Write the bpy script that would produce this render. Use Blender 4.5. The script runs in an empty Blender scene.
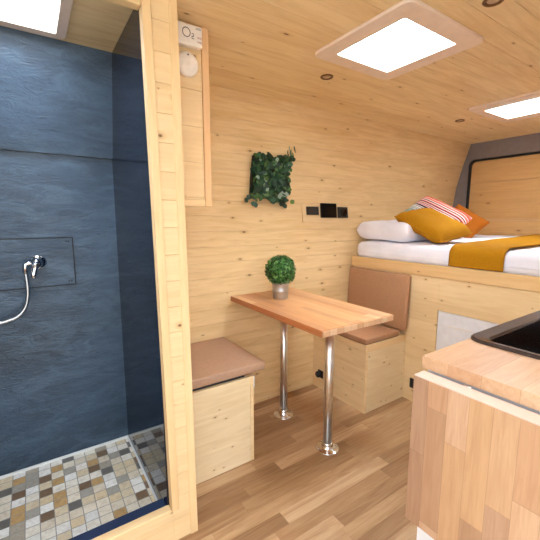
import bpy, math, random
from mathutils import Vector, Matrix, noise as mnoise
random.seed(7)
S = bpy.context.scene
COL = S.collection
PI = math.pi

# ---------------------------------------------------------------- materials
class NB:
    def __init__(s, name):
        s.m = bpy.data.materials.new(name); s.m.use_nodes = True
        s.t = s.m.node_tree; s.n = s.t.nodes; s.l = s.t.links
        s.b = s.n['Principled BSDF']; s.out = s.n['Material Output']
    def new(s, typ, **k):
        x = s.n.new(typ)
        for a, v in k.items(): setattr(x, a, v)
        return x
    def put(s, sock, v):
        if v is None: return
        if isinstance(v, bpy.types.NodeSocket): s.l.new(v, sock)
        else: sock.default_value = v
    def math(s, op, a, b=None, c=None, clamp=False):
        x = s.new('ShaderNodeMath', operation=op, use_clamp=clamp)
        s.put(x.inputs[0], a); s.put(x.inputs[1], b); s.put(x.inputs[2], c)
        return x.outputs[0]
    def comb(s, x, y, z):
        c = s.new('ShaderNodeCombineXYZ')
        s.put(c.inputs[0], x); s.put(c.inputs[1], y); s.put(c.inputs[2], z)
        return c.outputs[0]
    def xyz(s):
        tc = s.new('ShaderNodeTexCoord'); sp = s.new('ShaderNodeSeparateXYZ')
        s.l.new(tc.outputs['Object'], sp.inputs[0])
        return tc.outputs['Object'], dict(x=sp.outputs[0], y=sp.outputs[1], z=sp.outputs[2])
    def noise(s, vec, scale, detail=3, rough=.5, dist=0):
        x = s.new('ShaderNodeTexNoise'); s.put(x.inputs['Vector'], vec)
        x.inputs['Scale'].default_value = scale; x.inputs['Detail'].default_value = detail
        x.inputs['Roughness'].default_value = rough; x.inputs['Distortion'].default_value = dist
        return x.outputs[0]
    def ramp(s, fac, stops, interp='LINEAR'):
        r = s.new('ShaderNodeValToRGB'); s.put(r.inputs[0], fac); e = r.color_ramp
        e.interpolation = interp
        while len(e.elements) > 1: e.elements.remove(e.elements[-1])
        e.elements[0].position = stops[0][0]; e.elements[0].color = (*stops[0][1], 1)
        for p, c in stops[1:]:
            q = e.elements.new(p); q.color = (*c, 1)
        return r.outputs[0]
    def mr(s, v, a, b, c, d):
        x = s.new('ShaderNodeMapRange'); s.put(x.inputs[0], v)
        for i, k in enumerate((a, b, c, d)): x.inputs[i+1].default_value = k
        return x.outputs[0]
    def mix(s, fac, a, b, mode='MIX'):
        x = s.new('ShaderNodeMix', data_type='RGBA', blend_type=mode)
        s.put(x.inputs[0], fac)
        s.put(x.inputs[6], (*a, 1) if isinstance(a, tuple) else a)
        s.put(x.inputs[7], (*b, 1) if isinstance(b, tuple) else b)
        return x.outputs[2]
    def white(s, vec):
        w = s.new('ShaderNodeTexWhiteNoise', noise_dimensions='3D'); s.put(w.inputs['Vector'], vec)
        return w.outputs['Value'], w.outputs['Color']
    def bump(s, h, strength=.2, dist=.002):
        x = s.new('ShaderNodeBump'); x.inputs['Strength'].default_value = strength
        x.inputs['Distance'].default_value = dist; s.put(x.inputs['Height'], h)
        s.l.new(x.outputs[0], s.b.inputs['Normal'])
    def fin(s, col=None, rough=.5, metal=0, spec=.5, **k):
        b = s.b.inputs
        if col is not None: s.put(b['Base Color'], (*col, 1) if isinstance(col, tuple) else col)
        s.put(b['Roughness'], rough); s.put(b['Metallic'], metal); s.put(b['Specular IOR Level'], spec)
        for a, v in k.items(): s.put(b[a.replace('_', ' ')], v)
        return s.m

def srgb(r, g, b):
    f = lambda c: (c/255/12.92) if c/255 <= .04045 else ((c/255+.055)/1.055)**2.4
    return (f(r), f(g), f(b))

def plain(name, col, rough=.5, metal=0, spec=.5, bump=0, bscale=200, **k):
    n = NB(name)
    v, _ = n.xyz()
    f = n.noise(v, bscale/8, 4)
    c = n.mix(n.mr(f, .3, .7, 0, 1), tuple(x*.94 for x in col), tuple(min(1, x*1.05) for x in col))
    if bump: n.bump(n.noise(v, bscale, 3), bump, .001)
    return n.fin(c, rough, metal, spec, **k)

def pine(name, L, B, pitch=0, base=(226, 187, 132), seed=0., knots=.5, rough=.5, contrast=1., bx=3.2, by=8., tv=1.):
    """spruce / pine boards: L grain axis, B in-plane axis across the grain"""
    n = NB(name)
    _, c = n.xyz()
    l, b = c[L], c[B]
    third = c[[a for a in 'xyz' if a not in (L, B)][0]]
    idx = n.math('FLOOR', n.math('DIVIDE', b, pitch)) if pitch else n.math('MULTIPLY', 0., 1.)
    rv, _ = n.white(n.comb(idx, seed+3.3, 1.7))
    lo = n.math('ADD', l, n.math('MULTIPLY', rv, 7.))
    vec = n.comb(n.math('MULTIPLY', lo, .10), b, n.math('MULTIPLY', third, .6))
    fig = n.noise(vec, 30, 4, .55, 1.2)
    fine = n.noise(n.comb(n.math('MULTIPLY', lo, .03), b, third), 320, 2)
    big = n.noise(n.comb(n.math('MULTIPLY', lo, .5), b, third), 5, 2)
    bc = srgb(*base)
    light = tuple(min(.95, x*y) for x, y in zip(bc, (1.08, 1.12, 1.22)))
    dark = tuple(x*y for x, y in zip(bc, (.80, .70, .58)))
    f = n.math('ADD', n.mr(fig, .38, .68, 0, .46*contrast), n.mr(fine, .35, .7, 0, .14*contrast))
    f = n.math('ADD', f, n.mr(rv, 0, 1, -.12*tv, .18*tv))
    f = n.math('ADD', f, n.mr(big, .35, .65, -.08, .1), clamp=True)
    col = n.mix(f, light, dark)
    # knots
    vo = n.new('ShaderNodeTexVoronoi', voronoi_dimensions='2D', feature='F1')
    n.put(vo.inputs['Vector'], n.comb(n.math('MULTIPLY', lo, bx), n.math('MULTIPLY', n.math('ADD', b, seed*.37), by), 0.))
    vo.inputs['Scale'].default_value = 1.0
    sp = n.new('ShaderNodeSeparateColor'); n.l.new(vo.outputs['Color'], sp.inputs[0])
    keep = n.math('GREATER_THAN', sp.outputs[0], 1-knots)
    size = n.mr(sp.outputs[1], 0, 1, .012, .046)
    d = n.math('DIVIDE', vo.outputs['Distance'], size)
    halo = n.math('MULTIPLY', n.mr(d, .8, 3.2, .45, 0), keep)
    core = n.math('MULTIPLY', n.mr(d, .55, 1.1, .85, 0), keep)
    col = n.mix(halo, col, tuple(x*y for x, y in zip(bc, (.62, .45, .28))))
    col = n.mix(core, col, srgb(96, 58, 30))
    n.bump(fig, .12, .0015)
    return n.fin(col, rough, 0, .35)

def staves(name, L, B, w, length, cols, rough=.35, third=None, seed=1., grain=.35, gap=True, spec=.45, gsc=1.):
    """glued staves / strip flooring: each stave one random wood tone"""
    n = NB(name)
    _, c = n.xyz()
    l, b = c[L], c[B]; t = c[[a for a in 'xyz' if a not in (L, B)][0]]
    row = n.math('FLOOR', n.math('DIVIDE', n.math('ADD', b, .003), w))
    r1, _ = n.white(n.comb(row, seed, .5))
    lo = n.math('ADD', l, n.math('MULTIPLY', r1, length*5))
    k = n.math('DIVIDE', lo, length)
    cell = n.math('FLOOR', k)
    r2, rc = n.white(n.comb(row, cell, seed+2.5))
    stops = [(i/(len(cols)-1), srgb(*q)) for i, q in enumerate(cols)]
    col = n.ramp(r2, stops)
    v = n.comb(n.math('MULTIPLY', n.math('ADD', l, n.math('MULTIPLY', r2, 9.)), .09), n.math('ADD', b, n.math('MULTIPLY', r2, 3.)), t)
    g = n.noise(v, 42*gsc, 5, .6, 1.6)
    g2 = n.noise(n.comb(n.math('MULTIPLY', l, .04), b, t), 380*gsc, 2)
    col = n.mix(n.mr(g, .42, .72, 0, grain), col, n.mix(1., col, (.62, .47, .36), 'MULTIPLY'))
    col = n.mix(n.mr(g2, .35, .7, 0, grain*.5), col, n.mix(1., col, (.75, .64, .55), 'MULTIPLY'))
    if gap:
        fb = n.math('FRACT', n.math('DIVIDE', n.math('ADD', b, .003), w))
        fk = n.math('FRACT', k)
        e1 = n.math('LESS_THAN', n.math('MULTIPLY', fb, w), .0009)
        e2 = n.math('LESS_THAN', n.math('MULTIPLY', fk, length), .0012)
        e = n.math('MULTIPLY', n.math('MAXIMUM', e1, e2), .35)
        col = n.mix(e, col, (.12, .06, .03))
    n.bump(g, .08, .001)
    return n.fin(col, rough, 0, spec)

def slate(name):
    n = NB(name)
    v, c = n.xyz()
    m = n.new('ShaderNodeMapping'); n.l.new(v, m.inputs[0])
    m.inputs['Rotation'].default_value = (0, math.radians(35), 0); m.inputs['Scale'].default_value = (1, 1, 3)
    a = n.noise(m.outputs[0], 5, 7, .65, 1.3)
    d = n.noise(m.outputs[0], 16, 6, .6, 2.5)
    big = n.noise(v, 2.2, 3, .5)
    col = n.mix(n.mr(big, .35, .68, 0, 1), srgb(31, 50, 68), srgb(50, 74, 98))
    col = n.mix(n.mr(a, .42, .64, 0, .7), col, srgb(66, 90, 112))
    col = n.mix(n.mr(d, .60, .70, 0, .7), col, srgb(28, 40, 54))
    n.bump(d, .6, .006)
    return n.fin(col, n.mr(a, .3, .7, .42, .28), 0, .6)

def mosaic(name):
    n = NB(name)
    _, c = n.xyz()
    p = .0475
    ux = n.math('DIVIDE', n.math('ADD', c['x'], .012), p); uy = n.math('DIVIDE', c['y'], p)
    ix, iy = n.math('FLOOR', ux), n.math('FLOOR', uy)
    r, _ = n.white(n.comb(ix, iy, 4.1))
    r3, _ = n.white(n.comb(ix, iy, 8.7))
    cl = [(238, 232, 220), (226, 214, 194), (242, 240, 236), (176, 166, 150), (224, 204, 168), (236, 226, 208),
          (128, 104, 80), (232, 230, 226), (196, 160, 108), (112, 108, 104), (222, 206, 176), (172, 166, 156), (240, 234, 226)]
    col = n.ramp(r, [(i/len(cl), srgb(*q)) for i, q in enumerate(cl)], 'CONSTANT')
    v = n.comb(n.math('ADD', c['x'], n.math('MULTIPLY', r3, 3.)), n.math('ADD', c['y'], n.math('MULTIPLY', r, 5.)), 0.)
    g = n.noise(v, 45, 5, .65, 1.2)
    col = n.mix(n.mr(g, .45, .7, 0, .5), col, n.mix(1., col, (.55, .46, .38), 'MULTIPLY'))
    fx, fy = n.math('FRACT', ux), n.math('FRACT', uy)
    ex = n.math('MINIMUM', fx, n.math('SUBTRACT', 1., fx)); ey = n.math('MINIMUM', fy, n.math('SUBTRACT', 1., fy))
    e = n.math('MINIMUM', ex, ey)
    gr = n.math('LESS_THAN', e, .032)
    col = n.mix(gr, col, srgb(150, 146, 140))
    n.bump(n.mr(e, .02, .06, 0, 1), .4, .0015)
    return n.fin(col, .35, 0, .5)

def stripes(name):
    n = NB(name)
    _, c = n.xyz()
    W = (226, 222, 220); R = (196, 62, 58); K = (70, 30, 48); P = (226, 130, 110); G = (150, 168, 158); O = (214, 96, 60); N = (92, 96, 110)
    seq = [(G, 1), (W, 1), (N, .7), (W, 1), (G, 1), (W, 1.6), (K, .8), (W, 1), (K, 2), (W, .7), (R, 1), (W, .8), (K, .7), (P, .8), (W, .8), (K, 1), (R, 1), (W, .8),
           (P, .6), (K, 1), (W, 1), (R, 1), (P, 1.2), (W, .6), (O, 1.4), (K, .5), (P, 1), (R, 1.2), (W, .6), (P, 1), (R, 1)]
    tot = sum(q for _, q in seq); st = []; a = 0
    for q, w in seq: st.append((a/tot, srgb(*q))); a += w
    col = n.ramp(n.mr(c['z'], -.075, .15, 0, 1), st, 'CONSTANT')
    return n.fin(col, .9, 0, .2)

M = {}
M['wall'] = pine('pine_wall_boards', 'x', 'z', .09, (227, 195, 142), 0, .6)
M['ceil'] = pine('pine_ceiling_boards', 'x', 'y', .09, (228, 200, 150), 2.2, .42)
M['wall_y'] = pine('pine_boards_rear', 'y', 'z', .36, (212, 168, 108), 5.1, .35, contrast=.8)
M['part'] = pine('pine_partition', 'x', 'z', .09, (224, 192, 142), 1.1, .7, contrast=.6, bx=6, tv=.3)
M['trim_z'] = pine('pine_trim_upright', 'z', 'x', 0, (224, 190, 138), 3.1, .12, contrast=.7)
M['trim_x'] = pine('pine_trim_level', 'x', 'z', 0, (224, 190, 138), 3.7, .12, contrast=.7)
M['trim_pink'] = pine('pine_trim_pink', 'z', 'x', 0, (222, 176, 124), 3.9, .1, contrast=.6)
M['spruce_x'] = pine('spruce_panel_x', 'x', 'z', .14, (228, 206, 164), 7.1, .85, contrast=.7, bx=7, by=13)
M['spruce_y'] = pine('spruce_panel_y', 'y', 'z', .14, (228, 198, 148), 8.3, .7, contrast=.7, bx=6, by=11)
M['lip'] = pine('pine_bed_rail', 'y', 'z', 0, (222, 184, 128), 9.3, .55, contrast=.8, bx=5, by=12)
M['table'] = staves('oiled_beech_table', 'y', 'x', .041, .85, [(146, 78, 42), (204, 142, 90), (236, 194, 148), (176, 104, 58), (222, 170, 120), (190, 122, 72)], .3, seed=3., grain=.45)
M['table_end'] = staves('beech_end_grain', 'z', 'x', .041, .55, [(220, 176, 134), (236, 204, 166), (206, 158, 118), (228, 186, 146)], .45, seed=5., grain=.35)
M['worktop'] = staves('beech_worktop', 'x', 'y', .075, .42, [(204, 158, 120), (216, 178, 142), (192, 142, 106), (222, 190, 156), (208, 164, 126)], .32, seed=8., grain=.4)
M['flap'] = staves('beech_flap', 'z', 'y', .047, .30, [(198, 154, 118), (208, 168, 134), (188, 144, 110), (212, 174, 142), (202, 160, 120), (168, 130, 104), (206, 168, 136)], .4, seed=12., grain=.4)
M['flap_edge'] = plain('beech_flap_edge', srgb(226, 196, 178), .5)
M['floor'] = staves('oak_laminate_floor', 'x', 'y', .066, .62, [(160, 126, 90), (192, 160, 122), (176, 142, 106), (206, 176, 140), (152, 118, 84), (186, 152, 114)], .4, seed=20., grain=.75, spec=.35, gsc=.55)
M['slate'] = slate('slate_lining')
M['mosaic'] = mosaic('stone_mosaic')
M['black_gloss'] = plain('black_gloss_panel', srgb(16, 24, 42), .04, spec=.5)
M['seal'] = plain('white_silicone', (.75, .76, .76), .4)
M['kerb'] = plain('navy_kerb', srgb(42, 54, 84), .25)
M['line'] = plain('dark_groove_gap_shade', srgb(22, 28, 36), .6)  # joint lines and screws; also the painted shade under the seat cushions
M['chrome'] = plain('chrome', (.80, .80, .82), .12, 1)
M['steel'] = plain('brushed_steel', (.78, .76, .74), .28, 1)
M['hose'] = plain('steel_hose', (.55, .57, .60), .3, 1)
M['zinc'] = plain('galvanised_zinc', (.50, .50, .50), .42, .85)
M['cushion'] = plain('tan_faux_leather', srgb(178, 142, 116), .6, bump=.15, bscale=500)
M['cushion2'] = plain('tan_faux_leather_back', srgb(172, 128, 94), .6, bump=.15, bscale=500)
M['white'] = plain('white_laminate', srgb(232, 232, 236), .35)
M['plastic'] = plain('white_plastic', srgb(236, 226, 214), .4)
M['print'] = plain('dark_print', srgb(60, 52, 56), .6)
M['red_print'] = plain('red_print', srgb(190, 110, 100), .6)
M['black'] = plain('black_plastic', srgb(20, 18, 18), .35)
M['screen'] = plain('black_glass', srgb(12, 12, 14), .1)
M['rubber'] = plain('black_rubber', srgb(16, 16, 18), .55)
M['surround'] = plain('grey_felt', srgb(140, 132, 134), .9)
M['skyframe'] = plain('skylight_plastic', srgb(232, 212, 196), .45)
M['bronze'] = plain('dark_bronze', srgb(120, 88, 54), .35, .7)
M['lens'] = plain('lamp_lens', srgb(190, 160, 120), .3)
M['sheet'] = plain('white_cotton', srgb(240, 240, 250), .85, spec=.2, bump=.2, bscale=60)
M['mustard'] = plain('mustard_fabric', srgb(168, 114, 12), .9, spec=.15, bump=.25, bscale=700)
M['mustard_dark'] = plain('ochre_orange_fabric', srgb(160, 88, 20), .9, spec=.15, bump=.25, bscale=700)
M['stripe'] = stripes('striped_fabric')
M['sink'] = plain('brown_black_composite', srgb(30, 19, 14), .22, spec=.6)
M['sink_rim'] = plain('sink_rim', srgb(48, 36, 34), .22, spec=.7)
M['soil'] = plain('soil', srgb(50, 38, 26), .95)
M['outside'] = plain('pale_bounce_ground', srgb(214, 208, 198), .9)  # ground tone raised so that it throws light up to the ceiling
M['vanskin'] = plain('white_van_paint', srgb(220, 222, 224), .4)

def leafmat(name, stops):
    n = NB(name)
    g = n.new('ShaderNodeNewGeometry')
    col = n.ramp(g.outputs['Random Per Island'], stops)
    return n.fin(col, .45, 0, .4)
M['box'] = leafmat('boxwood_leaves', [(0, srgb(26, 62, 22)), (.4, srgb(44, 92, 34)), (.75, srgb(66, 122, 48)), (1, srgb(120, 160, 92))])
M['ivy'] = leafmat('wall_plant_leaves', [(0, srgb(20, 42, 28)), (.45, srgb(34, 66, 42)), (.75, srgb(46, 86, 52)), (.93, srgb(86, 118, 50)), (1, srgb(160, 176, 160))])
n = NB('acrylic_pane')
tr = n.new('ShaderNodeBsdfTransparent'); tr.inputs[0].default_value = (.93, .97, 1, 1)
tl = n.new('ShaderNodeBsdfTranslucent'); tl.inputs[0].default_value = (.9, .95, 1, 1)
mx = n.new('ShaderNodeMixShader'); mx.inputs[0].default_value = .4
n.l.new(tr.outputs[0], mx.inputs[1]); n.l.new(tl.outputs[0], mx.inputs[2]); n.l.new(mx.outputs[0], n.out.inputs[0])
M['pane'] = n.m

# ---------------------------------------------------------------- mesh helpers
class MB:
    def __init__(s): s.v = []; s.f = []; s.sm = []
    def add(s, vs, fs, smooth=False):
        o = len(s.v); s.v += [tuple(p) for p in vs]
        s.f += [tuple(i+o for i in f) for f in fs]; s.sm += [smooth]*len(fs); return s
    def box(s, x0, x1, y0, y1, z0, z1):
        x0, x1 = sorted((x0, x1)); y0, y1 = sorted((y0, y1)); z0, z1 = sorted((z0, z1))
        v = [(x, y, z) for z in (z0, z1) for y in (y0, y1) for x in (x0, x1)]
        return s.add(v, [(0, 2, 3, 1), (4, 5, 7, 6), (0, 1, 5, 4), (2, 6, 7, 3), (0, 4, 6, 2), (1, 3, 7, 5)])
    def prism(s, poly, ax, a, b, smooth=False):
        """poly: 2D outline; ax: extrusion axis; the two other coordinates in xyz order"""
        def P(p, t):
            q = list(p); q.insert('xyz'.index(ax), t); return q
        k = len(poly); v = [P(p, a) for p in poly]+[P(p, b) for p in poly]
        s.add(v, [(i, (i+1) % k, k+(i+1) % k, k+i) for i in range(k)], smooth)
        o = len(s.v)-2*k
        s.f += [tuple(o+i for i in range(k))[::-1], tuple(o+k+i for i in range(k))]; s.sm += [False]*2
        return s
    def lathe(s, prof, c, seg=32, axis='z', smooth=True):
        """prof: (radius, height) pairs; closed with caps when the radius is 0"""
        vs = []; fs = []
        for r, h in prof:
            for i in range(seg):
                a = 2*PI*i/seg; p = (r*math.cos(a), r*math.sin(a), h)
                if axis == 'y': p = (p[0], -p[2], p[1])
                if axis == 'x': p = (-p[2], p[0], p[1])
                if axis == '-z': p = (p[0], -p[1], -p[2])
                vs.append((c[0]+p[0], c[1]+p[1], c[2]+p[2]))
        for j in range(len(prof)-1):
            for i in range(seg):
                fs.append((j*seg+i, j*seg+(i+1) % seg, (j+1)*seg+(i+1) % seg, (j+1)*seg+i))
        fs.append(tuple(range(seg))[::-1]); fs.append(tuple((len(prof)-1)*seg+i for i in range(seg)))
        return s.add(vs, fs, smooth)
    def tube(s, pts, r, seg=12, r2=None):
        pts = [Vector(p) for p in pts]; vs = []; fs = []; n = len(pts)
        up = Vector((0, 0, 1)); prev = None
        for i, p in enumerate(pts):
            t = (pts[min(i+1, n-1)]-pts[max(i-1, 0)]).normalized()
            if prev is None:
                a = t.cross(up)
                if a.length < .01: a = t.cross(Vector((1, 0, 0)))
            else: a = prev-t*prev.dot(t)
            a.normalize(); prev = a; b = t.cross(a)
            rr = r if r2 is None else r+(r2-r)*i/(n-1)
            if callable(r): rr = r(i)
            for k in range(seg):
                q = 2*PI*k/seg; vs.append(p+a*math.cos(q)*rr+b*math.sin(q)*rr)
        for i in range(n-1):
            for k in range(seg):
                fs.append((i*seg+k, i*seg+(k+1) % seg, (i+1)*seg+(k+1) % seg, (i+1)*seg+k))
        fs.append(tuple(range(seg))[::-1]); fs.append(tuple((n-1)*seg+k for k in range(seg)))
        return s.add(vs, fs, True)
    def build(s, name, mat, parent=None, bevel=0, seg=2, mod=None):
        org = Vector((0, 0, 0)); p = parent
        while p is not None: org = org+Vector(p.location); p = p.parent
        me = bpy.data.meshes.new(name)
        me.from_pydata([tuple(Vector(q)-org) for q in s.v], [], s.f); me.update()
        for pl, q in zip(me.polygons, s.sm): pl.use_smooth = q
        import bmesh
        b = bmesh.new(); b.from_mesh(me); bmesh.ops.recalc_face_normals(b, faces=b.faces); b.to_mesh(me); b.free()
        me.materials.append(M[mat] if isinstance(mat, str) else mat)
        o = bpy.data.objects.new(name, me); COL.objects.link(o); o.parent = parent
        if bevel:
            m = o.modifiers.new('bevel', 'BEVEL'); m.width = bevel; m.segments = seg; m.limit_method = 'ANGLE'
            m.harden_normals = False
            if seg > 2:
                for pl in me.polygons: pl.use_smooth = True
        return o

def thing(name, label, cat, loc=(0, 0, 0), group=None):
    o = bpy.data.objects.new(name, None); COL.objects.link(o); o.location = loc; o.empty_display_size = .05
    o['label'] = label; o['category'] = cat
    if group: o['group'] = group
    return o
def tag(o, label, cat, group=None):
    o['label'] = label; o['category'] = cat
    if group: o['group'] = group
    return o
def struct(o, label=None):
    o['kind'] = 'structure'
    if label: o['label'] = label
    return o
def sroot(name, loc=(0, 0, 0), label=None):
    o = bpy.data.objects.new(name, None); COL.objects.link(o); o.location = loc; o['kind'] = 'structure'
    if label: o['label'] = label
    return o
def rrect(x0, x1, y0, y1, r, k=6):
    pts = []
    for cx, cy, a0 in ((x1-r, y1-r, 0), (x0+r, y1-r, 90), (x0+r, y0+r, 180), (x1-r, y0+r, 270)):
        for i in range(k+1):
            a = math.radians(a0+90*i/k); pts.append((cx+r*math.cos(a), cy+r*math.sin(a)))
    return pts
def ring(mb, o, i, ax, a, b):
    """prism between two outlines with the same point count"""
    k = len(o)
    def P(p, t):
        q = list(p); q.insert('xyz'.index(ax), t); return q
    v = [P(p, a) for p in o]+[P(p, a) for p in i]+[P(p, b) for p in o]+[P(p, b) for p in i]
    f = []
    for j in range(k):
        n_ = (j+1) % k
        f += [(j, n_, k+n_, k+j), (2*k+j, 3*k+j, 3*k+n_, 2*k+n_), (j, 2*k+j, 2*k+n_, n_), (k+j, k+n_, 3*k+n_, 3*k+j)]
    mb.add(v, f); return mb

# ---------------------------------------------------------------- dimensions
H = 1.886; XR = 3.473; XL = -.80; YN = -1.95
PROF = [(-.02, 0), (.55, 0), (.87, .02), (1.1, .05), (1.3, .075), (1.5, .05), (1.7, 0), (1.90, -.065)]
def wy(z):
    for (a, p), (b, q) in zip(PROF, PROF[1:]):
        if a <= z <= b:
            t = (z-a)/(b-a); return p+(q-p)*t
    return PROF[-1][1] if z > 1 else 0.

# ---------------------------------------------------------------- setting
struct(MB().box(XL-.05, XR+.1, YN-.02, .12, -.05, 0).build('floor', 'floor'))
struct(MB().box(-25, 30, -40, 20, -.62, -.60).build('ground', 'outside'), 'unseen ground outside the open side door, made pale to bounce light in')  # out of view; pale tone added to bounce daylight onto the ceiling

# far long wall of pine boards with V grooves
poly = [(.15, -.03), (0, -.03)]
z = .045
while z < 1.90:
    for dz, d in ((-.0016, 0), (0, .0035), (.0016, 0)):
        poly.append((wy(z+dz)+d, z+dz))
    if z+.045 < 1.9: poly.append((wy(z+.045), z+.045))
    z += .09
poly += [(wy(1.9), 1.9), (.15, 1.9)]
struct(MB().prism(poly, 'x', .4282, XR+.02).build('wall_back', 'wall'))

# ceiling: board strips with hairline gaps, openings for the skylights
HOLES = [(1.105, 1.44, -1.025, -.69), (2.43, 2.765, -.985, -.65), (-.21, .14, -.565, -.23)]
mb = MB(); cuts = set()
y = 0.; ys = [.13]
while y > YN: ys.append(y); y -= .09
ys.append(YN)
for hx in HOLES: cuts |= {hx[2], hx[3]}
edges = sorted(set([round(q, 4) for q in ys] + [round(q, 4) for q in cuts]))
board = set(round(q, 4) for q in ys)
for y0, y1 in zip(edges, edges[1:]):
    g0 = .0008 if y0 in board else 0; g1 = .0008 if y1 in board else 0
    xs = [(XL-.05, XR+.05)]
    for hx in HOLES:
        if hx[2] <= (y0+y1)/2 <= hx[3]:
            nx = []
            for a, b in xs:
                if a < hx[0] and b > hx[1]: nx += [(a, hx[0]), (hx[1], b)]
                else: nx.append((a, b))
            xs = nx
    for a, b in xs:
        mb.box(a, b, y0+g0, y1-g1, H, H+.012)
        mb.box(a, b, y0, y1, H+.012, H+.05)
struct(mb.build('ceiling', 'ceil'))

# near side wall beyond the sliding door opening, and the side towards the cab
struct(MB().box(.92, XR+.05, YN-.06, YN, 0, H).build('wall_front', 'wall'))
mb = MB(); mb.box(XL-.06, XL, -.66, .12, 0, H); mb.box(XL-.06, XL, YN-.02, -.661, 0, 1.05)  # upper part on the cab side left open to add light inside
struct(mb.build('wall_left', 'wall'), 'unseen partition towards the cab, cut low to let light in')

# rear doors: grey surround, rubber seal, boarded infill
rd = sroot('door_1', (XR, 0, 0), 'boarded rear doors behind the bed in a grey felt surround')
out = [(wy(z), z) for z in (.0, .55, .87, 1.1, 1.3, 1.5, 1.7)]+[(wy(H), H)]
outl = [(YN, 0.)]+[(a, b) for a, b in out]+[(YN, H)]
inn = rrect(-1.80, -.068, .70, 1.752, .06, 8)
# surround as strips: left cheek, top band, right cheek, bottom band
mb = MB()
mb.prism([(q[0]-.002, q[1]) for q in out]+[(-.055, H), (-.055, 0)], 'x', XR-.012, XR+.04)
mb.box(XR-.012, XR+.04, YN, -.055, 1.742, H)
mb.box(XR-.012, XR+.04, YN, -1.79, 0, 1.742)
mb.box(XR-.012, XR+.04, -1.79, -.055, 0, .70)
# rounded corner fillets
for sy, cy in ((1, -.055), (-1, -1.79)):
    pts = [(cy, 1.742)]
    for i in range(9):
        a = math.radians(90*i/8)
        pts.append((cy-sy*.055+sy*.055*math.cos(a), 1.742-.055+.055*math.sin(a)))
    mb.prism(pts, 'x', XR-.012, XR+.04)
mb.build('door_surround', 'surround', rd)
mb = MB()
loop = rrect(-1.787, -.062, .71, 1.738, .055, 8)
loop2 = rrect(-1.771, -.078, .726, 1.722, .045, 8)
ring(mb, loop, loop2, 'x', XR-.026, XR+.005)
mb.build('rubber_seal', 'rubber', rd, bevel=.004)
mb = MB()
for z0 in (.70, .83, 1.19, 1.532):
    z1 = {.70: .828, .83: 1.188, 1.19: 1.530, 1.532: 1.745}[z0]
    mb.box(XR+.006, XR+.03, -1.79, -.055, z0, z1)
mb.build('door_panel', 'wall_y', rd, bevel=.002)
MB().box(XR+.04, XR+.06, YN, .12, 0, H).build('door_skin', 'vanskin', rd)

# skylights
def skylight(name, hx, ox, label):
    r = sroot(name, ((hx[0]+hx[1])/2, (hx[2]+hx[3])/2, H), label)
    mb = MB()
    i = rrect(hx[0]+.006, hx[1]-.006, hx[2]+.006, hx[3]-.006, .006, 5); o = rrect(ox[0], ox[1], ox[2], ox[3], .035, 5)
    ring(mb, o, i, 'z', H-.013, H-.0005)
    i2 = rrect(hx[0]+.001, hx[1]-.001, hx[2]+.001, hx[3]-.001, .006, 5)
    ring(mb, i2, i, 'z', H-.0005, H+.045)
    mb.build('window_frame', 'skyframe', r, bevel=.004)
    MB().box(hx[0]+.004, hx[1]-.004, hx[2]+.004, hx[3]-.004, H+.012, H+.016).build('pane', 'pane', r)
skylight('window_1', HOLES[0], (1.035, 1.515, -1.095, -.625), 'square white skylight over the table')
skylight('window_2', HOLES[1], (2.33, 2.85, -1.07, -.60), 'square white skylight over the bed')
skylight('window_3', HOLES[2], (-.25, .168, -.60, -.195), 'skylight above the shower')

# shower lining
SX = .340
sl = [(0, .05), (0, 1.0), (-.02, 1.47), (-.026, 1.475), (-.018, 1.482), (-.165, 1.886), (.10, 1.886), (.10, .05)]
struct(MB().prism([(0, .0), (-.028, 1.470), (.10, 1.47), (.10, 0)], 'x', -.50, SX).build('wall_shower_back', 'slate'))
struct(MB().prism([(-.046, 1.474), (-.165, H-.001), (.10, H-.001), (.10, 1.474)], 'x', -.50, SX).build('wall_shower_upper', 'slate'))
struct(MB().box(SX, SX+.012, -.658, .1, .0, H-.001).build('wall_shower_right', 'black_gloss'))
struct(MB().box(-.512, -.50, -.658, .1, .0, H-.001).build('wall_shower_left', 'slate'))
struct(MB().box(-.50, SX, -.605, 0, 0, .058).build('floor_shower', 'mosaic'), 'shower floor of mixed cream and brown stone mosaic')
struct(MB().box(-.50, SX-.001, -.6545, -.606, 0, .136).build('trim_5', 'kerb', bevel=.003), 'glossy navy kerb of the shower tray')
mb = MB(); mb.box(-.49, SX, -.014, -.003, .058, .070); mb.box(SX-.007, SX, -.605, -.014, .058, .070)
struct(mb.build('trim_4', 'seal', bevel=.002), 'white sealing strip round the shower floor')

# partition: horizontal boards framed with strips
FX, FY = .345, -.668
mb = MB()
def stack(mb, x0, x1, y0, y1, z0, z1, p=.09, g=.0004):
    z = math.floor(z0/p)*p
    while z < z1-.001:
        a, b = max(z, z0), min(z+p, z1)
        mb.box(x0, x1, y0, y1, a+(g if a == z else 0), b-(g if b == z+p else 0)); z += p
stack(mb, .353, .428, -.684, -.660, 0, H-.001)
stack(mb, -.60, -.505, -.684, -.660, 0, H-.001)
stack(mb, -.505, .353, -.684, -.660, 0, .132)
stack(mb, -.505, .353, -.684, -.660, 1.836, H-.001)
mb.box(.353, .428, -.660, .1, 0, H-.001)
struct(mb.build('wall_shower_front', 'part', bevel=.0012, seg=1))
def lean(mb, k, z0=.9):
    mb.v = [(x-k*(z-z0), y, z) for x, y, z in mb.v]; return mb
struct(lean(MB().box(.3375, .364, -.690, -.655, .131, 1.846), .014).build('trim_1', 'trim_z', bevel=.002), 'pale upright strip along the shower opening')
struct(lean(MB().box(.412, .440, -.688, -.655, 0, H-.001), .006).build('trim_2', 'trim_z', bevel=.002), 'outer upright corner strip of the shower partition')
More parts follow.
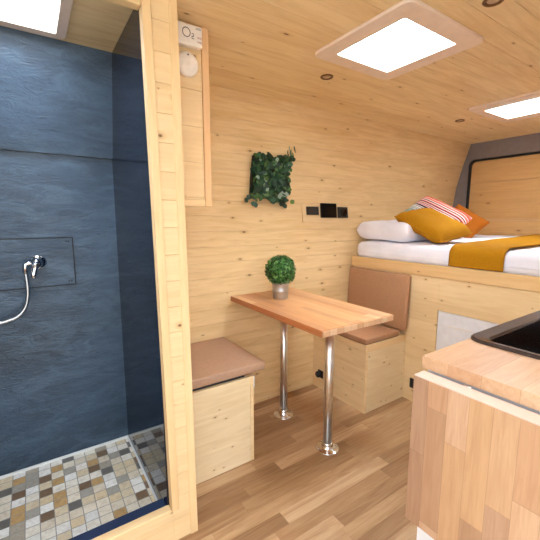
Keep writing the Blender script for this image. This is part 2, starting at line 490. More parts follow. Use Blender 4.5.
mb = MB(); mb.box(-.505, .346, -.6895, -.655, .129, .1405); mb.box(-.505, .322, -.6895, -.655, 1.822, 1.8455)
struct(mb.build('trim_3', 'trim_x', bevel=.002), 'level strips at sill and head of the shower opening')

# ---------------------------------------------------------------- shower fittings
ap = thing('access_panel', 'wide dark slate inspection panel with a thin black outline on the shower wall', 'panel', (-.10, 0, .9))
def sy(z): return -.028*z/1.47
mb = MB(); pz0, pz1 = .905, 1.114
mb.prism([(sy(pz0)-.004, pz0), (sy(pz1)-.004, pz1), (sy(pz1)-.0005, pz1), (sy(pz0)-.0005, pz0)], 'x', -.36, .150)
mb.build('panel_board', 'slate', ap)
mb = MB()
for z0, z1 in ((pz0-.0045, pz0), (pz1, pz1+.0045)): mb.box(-.365, .1545, sy(z0)-.0055, sy(z0)-.0005, z0, z1)
for x0, x1 in ((-.365, -.360), (.150, .1545)): mb.prism([(sy(pz0)-.0055, pz0), (sy(pz1)-.0055, pz1), (sy(pz1)-.0005, pz1), (sy(pz0)-.0005, pz0)], 'x', x0, x1)
mb.build('panel_joint', 'line', ap)
for sx_ in (.137, .127, -.345):
    for zz in (pz0+.014, pz1-.014):
        MB().lathe([(0, -.001), (.0032, -.001), (.0032, .002), (0, .0025)], (sx_, sy(zz)-.004, zz), 10, 'y').build('screw', 'line', ap)

sh = thing('shower_mixer', 'small chrome shower mixer with lever and short elbow on the slate wall', 'tap', (.012, -.024, 1.012))
MB().lathe([(0, 0), (.031, 0), (.032, .006), (.027, .014), (.015, .018), (.014, .030)], (.014, -.0205, 1.014), 28, 'y').build('escutcheon', 'chrome', sh)
mb = MB().lathe([(0, 0), (.018, 0), (.020, .006), (.020, .022), (.014, .032), (0, .034)], (.008, -.052, 1.012), 24, 'y')
mb.build('mixer_body', 'chrome', sh)
mb = MB().tube([(.008, -.080, 1.020), (.003, -.088, 1.000), (-.005, -.094, .972), (-.010, -.094, .956)], .010, 14, .0125)
mb.build('lever', 'chrome', sh)
mb = MB().tube([(.004, -.064, 1.014), (-.020, -.066, 1.014), (-.030, -.066, 1.011), (-.033, -.066, 1.002), (-.033, -.066, .972)], .0095, 14)
mb.build('elbow', 'chrome', sh)
hs = MB(); pts = []
ctrl = [(-.033, -.066, .978), (-.031, -.064, .93), (-.033, -.062, .88), (-.045, -.060, .83), (-.072, -.060, .795), (-.105, -.060, .781), (-.15, -.060, .775), (-.22, -.06, .80), (-.28, -.055, .90), (-.30, -.055, 1.10), (-.30, -.05, 1.3)]
for i in range(len(ctrl)-1):
    p0 = Vector(ctrl[max(i-1, 0)]); p1 = Vector(ctrl[i]); p2 = Vector(ctrl[i+1]); p3 = Vector(ctrl[min(i+2, len(ctrl)-1)])
    for k in range(24):
        t = k/24; pts.append(.5*((2*p1)+(-p0+p2)*t+(2*p0-5*p1+4*p2-p3)*t*t+(-p0+3*p1-3*p2+p3)*t**3))
hs.tube(pts, lambda i: 0.0068+(.0009 if i % 2 else 0), 10)
tag(hs.build('shower_hose', 'hose'), 'ribbed metal shower hose curving down from the chrome mixer', 'hose')

# ---------------------------------------------------------------- cabinet on the partition
CX0, CX1, CY, CZ = .4455, .594, -.56, 1.247
cb = thing('wall_cabinet', 'narrow pine overhead cupboard beside the shower partition', 'cabinet', (.52, -.30, CZ))
mb = MB()
stack(mb, CX0, .566, CY, CY+.018, CZ+.024, H-.002, .128)
mb.build('cabinet_face', 'part', cb, bevel=.0012, seg=1)
mb = MB(); mb.box(CX0, .582, CY+.0185, -.075, CZ+.004, H-.002)
mb.build('cabinet_body', 'spruce_x', cb)
MB().box(.567, CX1, CY-.004, CY+.03, CZ, H-.002).build('edge_strip', 'trim_pink', cb, bevel=.002)
MB().box(CX0, .5665, CY-.003, CY+.018, CZ, CZ+.0235).build('bottom_strip', 'trim_x', cb, bevel=.0015)

DX = -.012
al = thing('carbon_monoxide_alarm', 'white rectangular alarm with a round dial mark and small print', 'alarm', (.52, CY, 1.84))
MB().box(.4475, .560, CY-.030, CY-.0005, 1.798, 1.868).build('alarm_case', 'plastic', al, bevel=.006, seg=3)
mb = MB(); o = [(.500+.015*math.cos(a*PI/16), 1.838+.016*math.sin(a*PI/16)) for a in range(32)]
i_ = [(.500+.0125*math.cos(a*PI/16), 1.838+.0135*math.sin(a*PI/16)) for a in range(32)]
ring(mb, o, i_, 'y', CY-.0306, CY-.0298); mb.build('dial_mark', 'print', al)
mb = MB()
for a, b, c, d in ((.531, .539, 1.845, 1.847), (.537, .539, 1.839, 1.846), (.531, .539, 1.8365, 1.8385), (.531, .533, 1.831, 1.837), (.531, .540, 1.829, 1.831)):
    mb.box(a-.012, b-.012, CY-.0306, CY-.0298, c-.008, d-.008)
for zz in (1.855, 1.859): mb.box(.535, .554, CY-.0306, CY-.0298, zz, zz+.001)
mb.build('printed_sign', 'print', al)
mb = MB()
for zz in (1.830, 1.827, 1.816, 1.813): mb.box(.540, .555, CY-.0306, CY-.0298, zz, zz+.0012)
mb.build('red_print', 'red_print', al)
sm = thing('smoke_alarm', 'round white smoke alarm disc below the rectangular alarm', 'alarm', (.515, CY, 1.748))
MB().lathe([(0, 0), (.041, 0), (.042, .006), (.040, .016), (.030, .022), (.012, .0235), (0, .0235)], (.506, CY-.0005, 1.742), 40, 'y').build('alarm_case', 'plastic', sm)
MB().lathe([(0, 0), (.003, 0), (.003, .002), (0, .0025)], (.506, CY-.0228, 1.769), 12, 'y').build('alarm_light', 'print', sm)
mb = MB()
for a in range(12):
    q = a*PI/6; mb.box(.506+.026*math.cos(q)-.004, .506+.026*math.cos(q)+.004, CY-.0245, CY-.0215, 1.742+.026*math.sin(q)-.0006, 1.742+.026*math.sin(q)+.0006)
mb.build('alarm_vent', 'plastic', sm)

# ---------------------------------------------------------------- ceiling spots
def spot(x, y, label, first=[None]):
    if first[0] is None:
        t = thing('ceiling_light', label, 'light', (x, y, H), 'recessed ceiling spots')
        mb = MB(); mb.lathe([(.021, 0), (.030, 0), (.032, .003), (.029, .006), (.023, .005), (.021, .0015)], (x, y, H), 32, '-z')
        mb.build('light_ring', 'bronze', t)
        mb = MB(); mb.lathe([(0, .0005), (.0205, .0005), (.018, .003), (0, .004)], (x, y, H), 28, '-z')
        mb.build('lens', 'lens', t)
        first[0] = t; return t
    r = first[0].copy(); COL.objects.link(r); r.location = (x, y, H); r['label'] = label
    for ch in first[0].children:
        c = ch.copy(); COL.objects.link(c); c.parent = r
    return r
spot(1.257, -.479, 'small bronze recessed ceiling spot beside the left corner of the skylight over the table')
spot(2.572, -.429, 'small bronze recessed ceiling spot nearest the bed and rear doors')
spot(1.275, -1.225, 'bronze recessed ceiling spot at the top edge, over the kitchen side of the table skylight')

# ---------------------------------------------------------------- wall plant
wp = thing('wall_plant', 'rectangular hanging clump of dark green leafy plant on the pine wall', 'plant', (1.26, .02, 1.45))
def wallpt(u, z, off): return Vector((u, wy(z)-off, z))
mb = MB()
bp_ = [(wy(z)-.002, z) for z in (1.325, 1.45, 1.575)]
mb.prism(bp_+[(wy(z)-.022, z) for z in (1.575, 1.45, 1.325)], 'x', 1.135, 1.405)
mb.build('backing', 'soil', wp)
mb = MB(); rnd = random.Random(5)
def leaf(mb, c, nrm, up, w, l, curl=.25):
    nrm = nrm.normalized(); up = (up-nrm*up.dot(nrm)).normalized(); sd = up.cross(nrm)
    pr = [(0, 0), (.55, .18), (.95, .42), (.8, .72), (.35, .92), (0, 1)]
    L_ = [c+up*(t*l-l/2)+sd*(a*w/2)+nrm*(-curl*w*a*a*.5) for a, t in pr]
    R_ = [c+up*(t*l-l/2)-sd*(a*w/2)+nrm*(-curl*w*a*a*.5) for a, t in pr]
    Md = [c+up*(t*l-l/2)+nrm*.0 for a, t in pr]
    vs = L_+R_+Md; fs = []
    for i in range(5):
        fs += [(i, i+1, 12+i+1, 12+i), (6+i+1, 6+i, 12+i, 12+i+1)]
    mb.add(vs, fs, True)
for i in range(420):
    u = rnd.uniform(1.135, 1.405); z = rnd.uniform(1.31, 1.585)
    e = max(abs(u-1.27)/.136, abs(z-1.448)/.138)
    if e > .92 and rnd.random() < .45: continue
    off = rnd.uniform(.02, .062)
    s_ = rnd.choice([.022, .028, .034, .044])
    a = rnd.uniform(0, 2*PI)
    leaf(mb, wallpt(u, z, off), Vector((rnd.gauss(0, .45), -1, rnd.gauss(.1, .45))), Vector((math.cos(a), 0, math.sin(a))), s_, s_*rnd.uniform(1.0, 1.5))
for u, z in ((1.150, 1.292), (1.165, 1.285), (1.10, 1.312), (1.38, 1.29), (1.39, 1.283), (1.45, 1.31), (1.115, 1.33), (1.36, 1.295)):
    leaf(mb, wallpt(u, z, .035), Vector((rnd.gauss(0, .3), -1, .2)), Vector((rnd.uniform(-1, 1), 0, rnd.uniform(-1, 1))), .034, .038)
for k in range(9):
    u, z = 1.40+rnd.uniform(-.03, .03), 1.60+rnd.uniform(-.02, .05)
    leaf(mb, wallpt(u, z, .03), Vector((rnd.gauss(0, .3), -1, .2)), Vector((rnd.uniform(-.4, .4), 0, 1)), .010, .04)
mb.build('foliage', 'ivy', wp)
mb = MB()
for k in range(0):
    u, z = rnd.uniform(1.12, 1.42), rnd.uniform(1.31, 1.6)
    mb.tube([wallpt(u, z, .02), wallpt(u+.02, z-.02, .05), wallpt(u+.03, z-.045, .055)], .0015, 5)


# ---------------------------------------------------------------- control panel
cp = thing('control_panel', 'pale pine plate with black 12 volt switches, display and socket beside the wall plant', 'panel', (1.76, .06, 1.24))
mb = MB(); mb.prism([(wy(1.176)-.001, 1.176), (wy(1.3)-.001, 1.30), (wy(1.3)-.010, 1.30), (wy(1.176)-.012, 1.176)], 'x', 1.553, 1.990)
mb.build('back_plate', 'trim_x', cp, bevel=.0015)
def pb(x0, x1, z0, z1, d0, d1): return MB().prism([(wy(z0)-d0, z0), (wy(z1)-d0, z1), (wy(z1)-d1, z1), (wy(z0)-d1, z0)], 'x', x0, x1)
pb(1.585, 1.690, 1.226, 1.283, .0125, .026).build('switch', 'black', cp, bevel=.003)
pb(1.711, 1.858, 1.206, 1.309, .0125, .030).build('display', 'screen', cp, bevel=.003)
so = pb(1.880, 1.980, 1.205, 1.285, .0125, .024).build('socket', 'black', cp, bevel=.003)
MB().lathe([(.020, 0), (.030, 0), (.031, .005), (.027, .007), (.020, .004)], (1.932, wy(1.245)-.0245, 1.245), 28, 'y').build('socket_ring', 'screen', so)

# ---------------------------------------------------------------- table
TX0, TX1, TY0, TY1, TZ = .958, 1.420, -.003, -.812, .742
tb = thing('dining_table', 'oiled beech stave table on two steel posts below the wall plant', 'table', (1.21, -.40, 0))
MB().box(TX0, TX1, TY1+.004, TY0, TZ-.030, TZ).build('tabletop', 'table', tb, bevel=.003)
te = MB().box(TX0+.003, TX1-.003, TY1, TY1+.0035, TZ-.0275, TZ-.0025).build('end_grain', 'table_end', tb)
te['label'] = 'pale end grain edge'
for ly in (-.208, -.600):
    mb = MB().lathe([(0, .006), (.0235, .006), (.0235, TZ-.032), (0, TZ-.032)], (1.206, ly, 0), 40)
    lg = mb.build('leg', 'steel', tb)
    mb = MB().lathe([(.0236, .0005), (.060, .0005), (.061, .003), (.058, .006), (.038, .008), (.031, .012), (.028, .030), (.0262, .040), (.0236, .041), (.0236, .0005)], (1.206, ly, 0), 40)
    mb.build('floor_flange', 'chrome', lg)
    for k in range(4):
        a = PI/4+k*PI/2+.5
        MB().lathe([(0, 0), (.006, 0), (.005, .003), (0, .004)], (1.206+.050*math.cos(a), ly+.058*math.sin(a), .0075), 12).build('screw', 'chrome', lg)
    MB().lathe([(0, TZ-.036), (.055, TZ-.036), (.055, TZ-.0305), (0, TZ-.0305)], (1.206, ly, 0), 32).build('top_flange', 'steel', lg)

# boxwood ball
px, py_ = 1.172, -.218
pp = thing('potted_plant', 'clipped boxwood ball in a small zinc pot on the table', 'plant', (px, py_, TZ))
PS = 1.22
def sc_(q): return [(r*PS, h*1.06) for r, h in q]
MB().lathe(sc_([(0, .0), (.034, .0), (.036, .002), (.0375, .040), (.0390, .042), (.0390, .046), (.0378, .048), (.0392, .082), (.0410, .084), (.0410, .088), (.0370, .088), (.036, .070), (0, .070)]),
           (px, py_, TZ+.001), 36).build('pot', 'zinc', pp)
MB().lathe(sc_([(0, .0715), (.0355, .0715), (.032, .078), (0, .082)]), (px, py_, TZ+.001), 24).build('soil', 'soil', pp)
bc = Vector((px, py_, TZ+.163)); rnd = random.Random(9)
mb = MB()
for i in range(1500):
    zz = 1-2*(i+.5)/1500; a = i*2.39996; r_ = math.sqrt(1-zz*zz)
    d = Vector((r_*math.cos(a), r_*math.sin(a), zz))
    R_ = .085+rnd.uniform(-.012, .006)
    s_ = rnd.uniform(.009, .014)
    leaf(mb, bc+d*R_, (d+Vector((rnd.gauss(0, .5), rnd.gauss(0, .5), rnd.gauss(0, .5)))), Vector((rnd.gauss(0, 1), rnd.gauss(0, 1), rnd.gauss(0, 1))), s_, s_*1.25)
fo = mb.build('foliage', 'box', pp)
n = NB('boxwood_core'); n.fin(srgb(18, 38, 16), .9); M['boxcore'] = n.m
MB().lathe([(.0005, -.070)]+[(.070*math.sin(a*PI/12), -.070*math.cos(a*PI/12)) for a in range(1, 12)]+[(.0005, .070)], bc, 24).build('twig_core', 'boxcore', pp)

# ---------------------------------------------------------------- benches
BZ = .442
lb = thing('bench_seat', 'pale spruce box bench beside the shower partition', 'bench', (.65, -.23, 0))
MB().box(.446, .8215, -.4587, -.4407, 0, BZ).build('side_panel', 'spruce_x', lb, bevel=.001)
MB().box(.8225, .8405, -.4587, -.003, 0, BZ-.045).build('front_panel', 'spruce_y', lb, bevel=.001)
MB().box(.8225, .8415, -.4560, -.003, BZ-.044, BZ).build('top_rail', 'spruce_y', lb, bevel=.001)
MB().box(.446, .8215, -.440, -.003, BZ-.018, BZ).build('lid', 'spruce_x', lb)
MB().box(.8418, .850, -.452, -.425, BZ-.062, BZ-.004).build('bracket', 'seal', lb, bevel=.001)
def cushion(mbx, x0, x1, y0, y1, z0, z1): return mbx.box(x0, x1, y0, y1, z0, z1)
c = MB().box(.4465, .9105, -.4560, -.004, .4585, .5005).build('seat_cushion', 'cushion', None, bevel=.006, seg=3)
tag(c, 'tan flat seat cushion on the bench beside the shower partition', 'cushion', None)
MB().box(.460, .80, -.44, -.01, BZ+.0005, .458).build('cushion_gap_shade', 'line', c)  # dark slab stands in for the shadow gap below the cushion

rb = thing('bench_seat', 'pale spruce box bench against the bed with a socket on its front', 'bench', (1.81, -.24, 0))
MB().box(1.6395, 2.004, -.4843, -.4663, 0, BZ-.046).build('side_panel', 'spruce_x', rb, bevel=.001)
MB().box(1.6213, 2.004, -.4843, -.4663, BZ-.045, BZ).build('side_rail', 'trim_x', rb, bevel=.001)
MB().box(1.6213, 1.6393, -.4843, -.003, 0, BZ-.046).build('front_panel', 'spruce_y', rb, bevel=.001)
MB().box(1.6213, 1.6393, -.4660, -.003, BZ-.045, BZ).build('front_rail', 'spruce_y', rb, bevel=.001)
MB().box(1.6395, 2.004, -.466, -.003, BZ-.018, BZ).build('lid', 'spruce_x', rb)
c = MB().box(1.617, 1.938, -.483, -.004, .4465, .480).build('seat_cushion', 'cushion2', None, bevel=.005, seg=3)
tag(c, 'tan flat seat cushion on the bench against the bed', 'cushion')
MB().box(1.624, 1.93, -.476, -.02, BZ+.0003, .4463).build('cushion_gap_shade', 'line', c)  # thin dark slab, painted shade between cushion and bench
# leaning back cushion
def obox(mb, c, ux, uy, uz, poly=None):
    vs = [c+ux*a+uy*b+uz*d for d in (-1, 1) for b in (-1, 1) for a in (-1, 1)]
    return mb.add(vs, [(0, 2, 3, 1), (4, 5, 7, 6), (0, 1, 5, 4), (2, 6, 7, 3), (0, 4, 6, 2), (1, 3, 7, 5)])
mb = MB()
pl = rrect(-.512, -.006, .482, .842, .018, 5)
def shx(z, d): return 1.941+.020*(z-.50)/.35+d
k = len(pl)
vs = [(shx(z, 0), y, z+.001) for y, z in pl]+[(shx(z, .034), y, z+.001) for y, z in pl]
mb.add(vs, [(i, (i+1) % k, k+(i+1) % k, k+i) for i in range(k)]+[tuple(range(k))[::-1], tuple(range(k, 2*k))])
c = mb.build('back_cushion', 'cushion2', None, bevel=.007, seg=3)
tag(c, 'tan upright back cushion leaning on the bed front', 'cushion')
so = thing('floor_socket', 'round black socket with square plate low on the bench front', 'socket', (1.62, -.075, .11))
MB().box(1.6145, 1.6208, -.112, -.062, .085, .140).build('socket_plate', 'black', so, bevel=.002)
MB().lathe([(0, 0), (.021, 0), (.022, .003), (.022, .022), (.018, .026), (0, .026)], (1.6143, -.082, .113), 28, 'x').build('socket_cover', 'rubber', so)

# ---------------------------------------------------------------- bed
BX = 2.006; BT = .922
bd = thing('bed_platform', 'raised pine bed platform across the rear of the van', 'bed', (2.7, -.95, 0))
mb = MB()
dy0, dy1, dz0, dz1 = -1.26, -.691, .30, .650
FZ = BT-.074
mb.box(BX, BX+.018, -.4655, .0, 0, FZ); mb.box(BX, BX+.018, dy1, -.4675, 0, FZ)
mb.box(BX, BX+.018, YN+.002, dy0, 0, FZ); mb.box(BX, BX+.018, dy0, dy1, dz1, FZ); mb.box(BX, BX+.018, dy0, dy1, 0, dz0)
mb.build('front_panel', 'spruce_y', bd, bevel=.0006, seg=1)
MB().box(BX-.006, BX+.014, YN+.002, .012, FZ+.001, BT).build('front_rail', 'lip', bd, bevel=.003)
MB().box(BX+.0205, XR-.014, YN+.002, .008, BT-.05, BT-.024).build('bed_base', 'spruce_y', bd)
dr = MB().box(BX+.004, BX+.016, dy0+.002, dy1-.002, dz0+.002, dz1-.002).build('locker_door', 'white', bd, bevel=.001)
MB().box(BX+.001, BX+.0038, -.905, -.755, .566, .570).build('thin_ridge', 'plastic', dr)  # thin pale strip just proud of the door face
o = thing('wall_socket', 'small black socket low on the bed front behind the kitchen end panel', 'socket', (BX, -.548, .13))
MB().box(BX-.006, BX-.0004, -.585, -.535, .095, .160).build('socket_plate', 'black', o, bevel=.002)
MB().lathe([(0, 0), (.018, 0), (.018, .010), (.014, .012), (0, .012)], (BX-.0062, -.560, .127), 24, 'x').build('socket_cover', 'rubber', o)

# mattress: rounded, slightly uneven
MT = 1.036
def soft(o, amp, sc, sub=2):
    m = o.modifiers.new('sub', 'SUBSURF'); m.levels = sub; m.render_levels = sub
    t = bpy.data.textures.new('folds', 'CLOUDS'); t.noise_scale = sc
    d = o.modifiers.new('disp', 'DISPLACE'); d.texture = t; d.strength = amp; d.mid_level = .5
def gridbox(mb, x0, x1, y0, y1, z0, z1, nx, ny, nz, r):
    """rounded box made of a gridded shell"""
    idx = {}; vs = []
    def P(i, j, k):
        if (i, j, k) in idx: return idx[i, j, k]
        p = Vector((x0+(x1-x0)*i/nx, y0+(y1-y0)*j/ny, z0+(z1-z0)*k/nz))
        q = Vector((min(max(p.x, x0+r), x1-r), min(max(p.y, y0+r), y1-r), min(max(p.z, z0+r), z1-r)))
        d = p-q
        if d.length > 1e-6: p = q+d.normalized()*min(d.length, r) if d.length > r else p
        idx[i, j, k] = len(vs); vs.append(p); return idx[i, j, k]
    fs = []
    for i in range(nx):
        for j in range(ny):
            for k in (0, nz): fs.append((P(i, j, k), P(i+1, j, k), P(i+1, j+1, k), P(i, j+1, k)))
    for i in range(nx):
        for k in range(nz):
            for j in (0, ny): fs.append((P(i, j, k), P(i+1, j, k), P(i+1, j, k+1), P(i, j, k+1)))
    for j in range(ny):
        for k in range(nz):
            for i in (0, nx): fs.append((P(i, j, k), P(i, j+1, k), P(i, j+1, k+1), P(i, j, k+1)))
    return mb.add(vs, fs, True)
mt = gridbox(MB(), 2.024, 3.435, -1.90, .006, BT-.022, MT, 40, 60, 8, .05).build('mattress', 'sheet')
tag(mt, 'thick white sheeted mattress on the raised bed', 'mattress')
for v in mt.data.vertices:
    if v.co.z > BT+.03:
        v.co.z += .006*mnoise.noise(v.co*5)+.004*mnoise.noise(v.co*13)
    if v.co.z > BT+.03: v.co.z += .022*max(0, v.co.x-2.08)/1.3
    v.co.x += .003*mnoise.noise(v.co*9+Vector((3, 0, 0)))
mb = MB().tube([(2.0225, -.02-.093*i, .957+.001*math.sin(i)) for i in range(20)], .0028, 6)
mb.build('piping', 'sheet', mt)

# mustard runner over the mattress
mb = MB(); y0, y1 = -1.022, -.732; nx_ = 60; ny_ = 14
pathp = []
for t in range(6): pathp.append((2.016, .925+.010*t))
for t in range(1, 8):
    a = math.radians(90*t/8); pathp.append((2.024+.050-.058*math.cos(a), MT-.050+.058*math.sin(a)))
for t in range(0, 46): pathp.append((2.075+.0295*t, MT+.010))
rows = []
for (x, z) in pathp:
    r = []
    for j in range(ny_+1):
        f = j/ny_; yy = y0+(y1-y0)*f
        yy += .010*math.sin(x*6)*(x-2.0) + (-.10*min(1, max(0, x-2.05)/1.2) if f < .5 else .05*min(1, max(0, x-2.05)/1.2))*abs(2*f-1)
        w_ = .004*mnoise.noise(Vector((x*6, yy*9, 1.)))
        if x > 2.08: r.append((x, yy, z+abs(w_)+.003+.022*(x-2.08)/1.3))
        else: r.append((x-abs(w_), yy, z+(.002 if z > 1.0 else 0)))
    rows.append(r)
vs = [p for r in rows for p in r]; W_ = ny_+1
mb.add(vs, [(i*W_+j, i*W_+j+1, (i+1)*W_+j+1, (i+1)*W_+j) for i in range(len(rows)-1) for j in range(ny_)], True)
ru = mb.build('bed_runner', 'mustard')
sd = ru.modifiers.new('solid', 'SOLIDIFY'); sd.thickness = .006; sd.offset = 0
tag(ru, 'mustard yellow runner laid across the white mattress', 'blanket')

def pillow(name, mat, c, ax, ay, az, W, Hh, T, label, cat='pillow', piping=None, N=26, pinch=.07, wr=.006, seed=0, group=None, pw=4):
    """cushion lying in the ax-ay plane, bulging along az"""
    ax = ax.normalized(); az = ax.cross(ay).normalized()*(1 if ax.cross(ay).dot(az) > 0 else -1); ay = (ay-ax*ay.dot(ax)).normalized()
    vs = []; idx = {}; fs = []
    for s_ in (1, -1):
        for i in range(N+1):
            for j in range(N+1):
                edge = i in (0, N) or j in (0, N)
                if edge and s_ == -1: idx[s_, i, j] = idx[1, i, j]; continue
                u = math.sin((2*i/N-1)*PI/2*.98)/math.sin(PI/2*.98); v = math.sin((2*j/N-1)*PI/2*.98)/math.sin(PI/2*.98)
                xx = u*W/2*(1-pinch*(1-v*v)); yy = v*Hh/2*(1-pinch*(1-u*u))
                th = T/2*max(0, (1-abs(u)**pw)*(1-abs(v)**pw))**.55
                n_ = mnoise.noise(Vector((u*2.3+seed, v*2.3, s_*3.)))+.5*mnoise.noise(Vector((u*5+seed, v*5, s_*7.)))
                th = max(0, th+wr*n_*(1 if not edge else 0)*min(1, th/.02))
                idx[s_, i, j] = len(vs); vs.append((xx, yy, s_*th))
        for i in range(N):
            for j in range(N):
                q = (idx[s_, i, j], idx[s_, i+1, j], idx[s_, i+1, j+1], idx[s_, i, j+1])
                fs.append(q if s_ == 1 else q[::-1])
    mb = MB(); mb.add(vs, fs, True)
    # mesh stays in its own frame (x across, z up the face) so that the weave follows the cushion
    me_v = [(x, z, y) for x, y, z in mb.v]; mb.v = me_v
    o = mb.build(name, mat)
    R = Matrix((ax, az if ax.cross(az).dot(ay) > 0 else -az, ay)).transposed().to_4x4()
    o.matrix_world = Matrix.Translation(c) @ R
    tag(o, label, cat, group)
    if piping:
        per = [(i, 0) for i in range(N)]+[(N, j) for j in range(N)]+[(i, N) for i in range(N, 0, -1)]+[(0, j) for j in range(N, -1, -1)]
        pts = []
        for i, j in per: x, y, z = vs[idx[1, i, j]]; pts.append((x, z, y))
        m2 = MB().tube(pts, .004, 6)
        me = bpy.data.meshes.new('piping'); me.from_pydata([tuple(p) for p in m2.v], [], m2.f); me.materials.append(M[piping])
        for pl_ in me.polygons: pl_.use_smooth = True
        q = bpy.data.objects.new('piping', me); COL.objects.link(q); q.parent = o
    return o
V3 = Vector
pillow('pillow', 'sheet', V3((2.27, -.192, 1.114)), V3((0, -1, -.03)), V3((1, 0, .02)), V3((-.05, -.03, 1)), .44, .42, .130,
       'white bed pillow lying against the pine wall', 'pillow', pinch=.0, seed=2, wr=.008, pw=14)
pillow('cushion', 'mustard', V3((2.27, -.458, 1.160)), V3((0, -.90, -.40)), V3((.97, -.05, .14)), V3((-.5, -.3, .8)), .38, .33, .115,
       'mustard yellow cushion leaning on the white pillow in front of the striped one', 'cushion', 'mustard', seed=4, pinch=.02, pw=6)
pillow('cushion', 'stripe', V3((2.60, -.275, 1.215)), V3((.0, -.88, -.42)), V3((.75, -.25, .52)), V3((-.6, -.45, .6)), .42, .28, .11,
       'cushion striped red, white and maroon, between the two mustard ones', 'cushion', seed=6, pinch=.0, pw=6)
pillow('cushion', 'mustard_dark', V3((2.90, -.34, 1.175)), V3((.1, -.80, -.5)), V3((.60, -.3, .5)), V3((-.6, -.3, .7)), .28, .22, .09,
       'orange ochre cushion half hidden behind the striped one', 'cushion', 'mustard_dark', seed=8, pinch=.03)

# ---------------------------------------------------------------- kitchen
KX, KY, KZ = .790, -1.361, .860
sx0, sx1, sy0, sy1 = .998, 1.60, -1.87, -1.357
kt = MB(); kb = KZ-.030
hx0, hx1, hy0, hy1 = sx0+.018, sx1-.02, sy0+.02, -1.378
for a, b, c_, d in ((KX, hx0, YN+.002, KY), (hx1, 1.985, YN+.002, KY), (hx0, hx1, hy1, KY), (hx0, hx1, YN+.002, hy0)): kt.box(a, b, c_, d, kb, KZ)
kt = kt.build('worktop', 'worktop')
tag(kt, 'pale beech stave worktop around the dark sink', 'worktop')
kc = thing('kitchen_cabinet', 'white kitchen base cabinet under the beech worktop', 'cabinet', (1.2, -1.65, 0))
mb = MB()
mb.box(.805, .823, YN+.002, -1.385, 0, kb-.001); mb.box(1.96, 1.978, YN+.002, -1.385, 0, kb-.001)
mb.box(.823, 1.96, YN+.002, YN+.018, .0, kb-.001); mb.box(.823, 1.96, YN+.018, -1.405, .08, .098); mb.box(.823, 1.96, -1.44, -1.42, 0, .08)
mb.build('cabinet_body', 'white', kc, bevel=.001)
for a, b in ((.807, 1.386), (1.389, 1.976)):
    d_ = MB().box(a, b, -1.3845, -1.367, .09, kb-.004).build('door', 'white', kc, bevel=.002)
    MB().tube([((a+b)/2-.06, -1.3665, .72), ((a+b)/2-.06, -1.345, .72), ((a+b)/2+.06, -1.345, .72), ((a+b)/2+.06, -1.3665, .72)], .005, 10).build('handle', 'steel', d_)
fl = MB().box(.738, .783, -1.925, -1.374, .442, .8265).build('folding_flap', 'flap', kt, bevel=.0015)
fl['label'] = 'beech drop flap hanging from the worktop end'
e = MB().box(.7385, .7790, -1.9245, -1.3745, .8267, .8285).build('top_edge', 'flap_edge', fl); e['label'] = 'paler sawn top edge'
for hy in (-1.478, -1.80):
    h_ = MB(); h_.tube([(.783, hy-.008, .8262), (.783, hy+.008, .8262)], .0035, 10)
    h_.box(.7832, .7885, hy-.008, hy+.008, .795, .8262)
    h_.build('hinge', 'steel', fl)

sk = thing('sink', 'dark brown black inset sink with rounded rim in the worktop', 'sink', (1.3, -1.6, KZ))
mb = MB()
o_ = rrect(sx0, sx1, sy0, sy1, .045, 8); o2 = rrect(sx0+.004, sx1-.004, sy0+.004, sy1-.004, .043, 8)
i_ = rrect(sx0+.020, sx1-.05, sy0+.05, sy1-.042, .035, 8); i2 = rrect(sx0+.024, sx1-.054, sy0+.054, sy1-.046, .033, 8); k = len(o_)
lay = [(o_, KZ+.0008), (o_, KZ+.006), (o2, KZ+.010), (i_, KZ+.0085), (i2, KZ+.002)]
vs = []; fs = []
for pl_, zz in lay: vs += [(a, b, zz) for a, b in pl_]
for L_ in range(len(lay)-1):
    for i in range(k): fs.append((L_*k+i, L_*k+(i+1) % k, (L_+1)*k+(i+1) % k, (L_+1)*k+i))
for i in range(k): fs.append((i, (i+1) % k, (len(lay)-1)*k+(i+1) % k, (len(lay)-1)*k+i))
mb.add(vs, fs); mb.build('rim', 'sink_rim', sk)
mb = MB()
b1 = rrect(sx0+.026, sx1-.056, sy0+.056, sy1-.048, .032, 8); b2 = rrect(sx0+.048, sx1-.07, sy0+.07, sy1-.06, .05, 8)
vs = [(a, b, KZ+.001) for a, b in b1]+[(a, b, KZ-.13) for a, b in b2]
fs = [(i, (i+1) % k, k+(i+1) % k, k+i) for i in range(k)]+[tuple(range(k, 2*k))]
mb.add(vs, fs); bs = mb.build('basin', 'sink', sk)
q = bs.modifiers.new('solid', 'SOLIDIFY'); q.thickness = .003; q.offset = 1
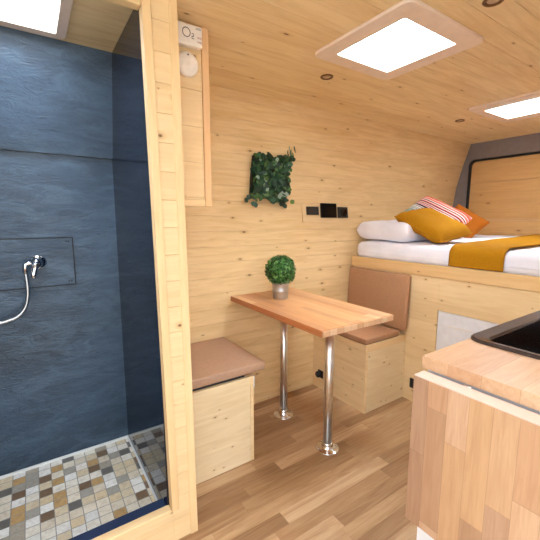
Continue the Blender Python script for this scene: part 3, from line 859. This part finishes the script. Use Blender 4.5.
MB().lathe([(0, 0), (.04, 0), (.042, .003), (.03, .004), (0, .001)], ((sx0+sx1)/2, (sy0+sy1)/2, KZ-.129), 28).build('drain', 'steel', sk)

# ---------------------------------------------------------------- light
w = bpy.data.worlds.new('World'); S.world = w; w.use_nodes = True
bg = w.node_tree.nodes['Background']; bg.inputs[0].default_value = (.86, .93, 1.0, 1); bg.inputs[1].default_value = 3.6
def area(name, loc, target, sx, sy_, power, col=(1, 1, 1), portal=False):
    d = bpy.data.lights.new(name, 'AREA'); d.shape = 'RECTANGLE'; d.size = sx; d.size_y = sy_; d.energy = power; d.color = col
    if portal: d.cycles.is_portal = True
    o = bpy.data.objects.new(name, d); COL.objects.link(o); o.location = loc
    o.rotation_euler = (Vector(target)-Vector(loc)).to_track_quat('-Z', 'Y').to_euler(); return o
area('cab_portal', (XL-.12, -1.3, 1.46), (0, -1.3, 1.46), .85, 1.25, 1, portal=True)  # portal at the opening made above the cab partition for light
area('door_portal', (.06, YN-.08, .95), (.06, 0, .95), 1.7, 1.88, 1, portal=True)
for i, h_ in enumerate(HOLES):
    cx, cy = (h_[0]+h_[1])/2, (h_[2]+h_[3])/2
    area('daylight_above_skylight', (cx, cy, H+.35), (cx, cy, 0), .6, .6, (95, 75, 45)[i], (.95, .98, 1))

# ---------------------------------------------------------------- camera
cam = bpy.data.cameras.new('camera'); co = bpy.data.objects.new('camera', cam); COL.objects.link(co)
yaw, pitch, roll = -.5931, -.1445, .0005
F = Vector((math.sin(-yaw)*math.cos(pitch), math.cos(yaw)*math.cos(pitch), math.sin(pitch)))
R = Vector((math.cos(yaw), math.sin(yaw), 0)); U = R.cross(F)
m = Matrix((R, U, -F)).transposed().to_4x4(); m.translation = Vector((0, -1.8481, 1.2)); co.matrix_world = m
cam.sensor_width = 36; cam.lens = 36*352.75/540; cam.clip_start = .02
S.camera = co
v = S.view_settings; v.view_transform = 'Standard'; v.look = 'None'; v.gamma = 1; v.use_curve_mapping = False; v.exposure = .03
S.cycles.max_bounces = 10; S.cycles.diffuse_bounces = 6; S.cycles.transparent_max_bounces = 8
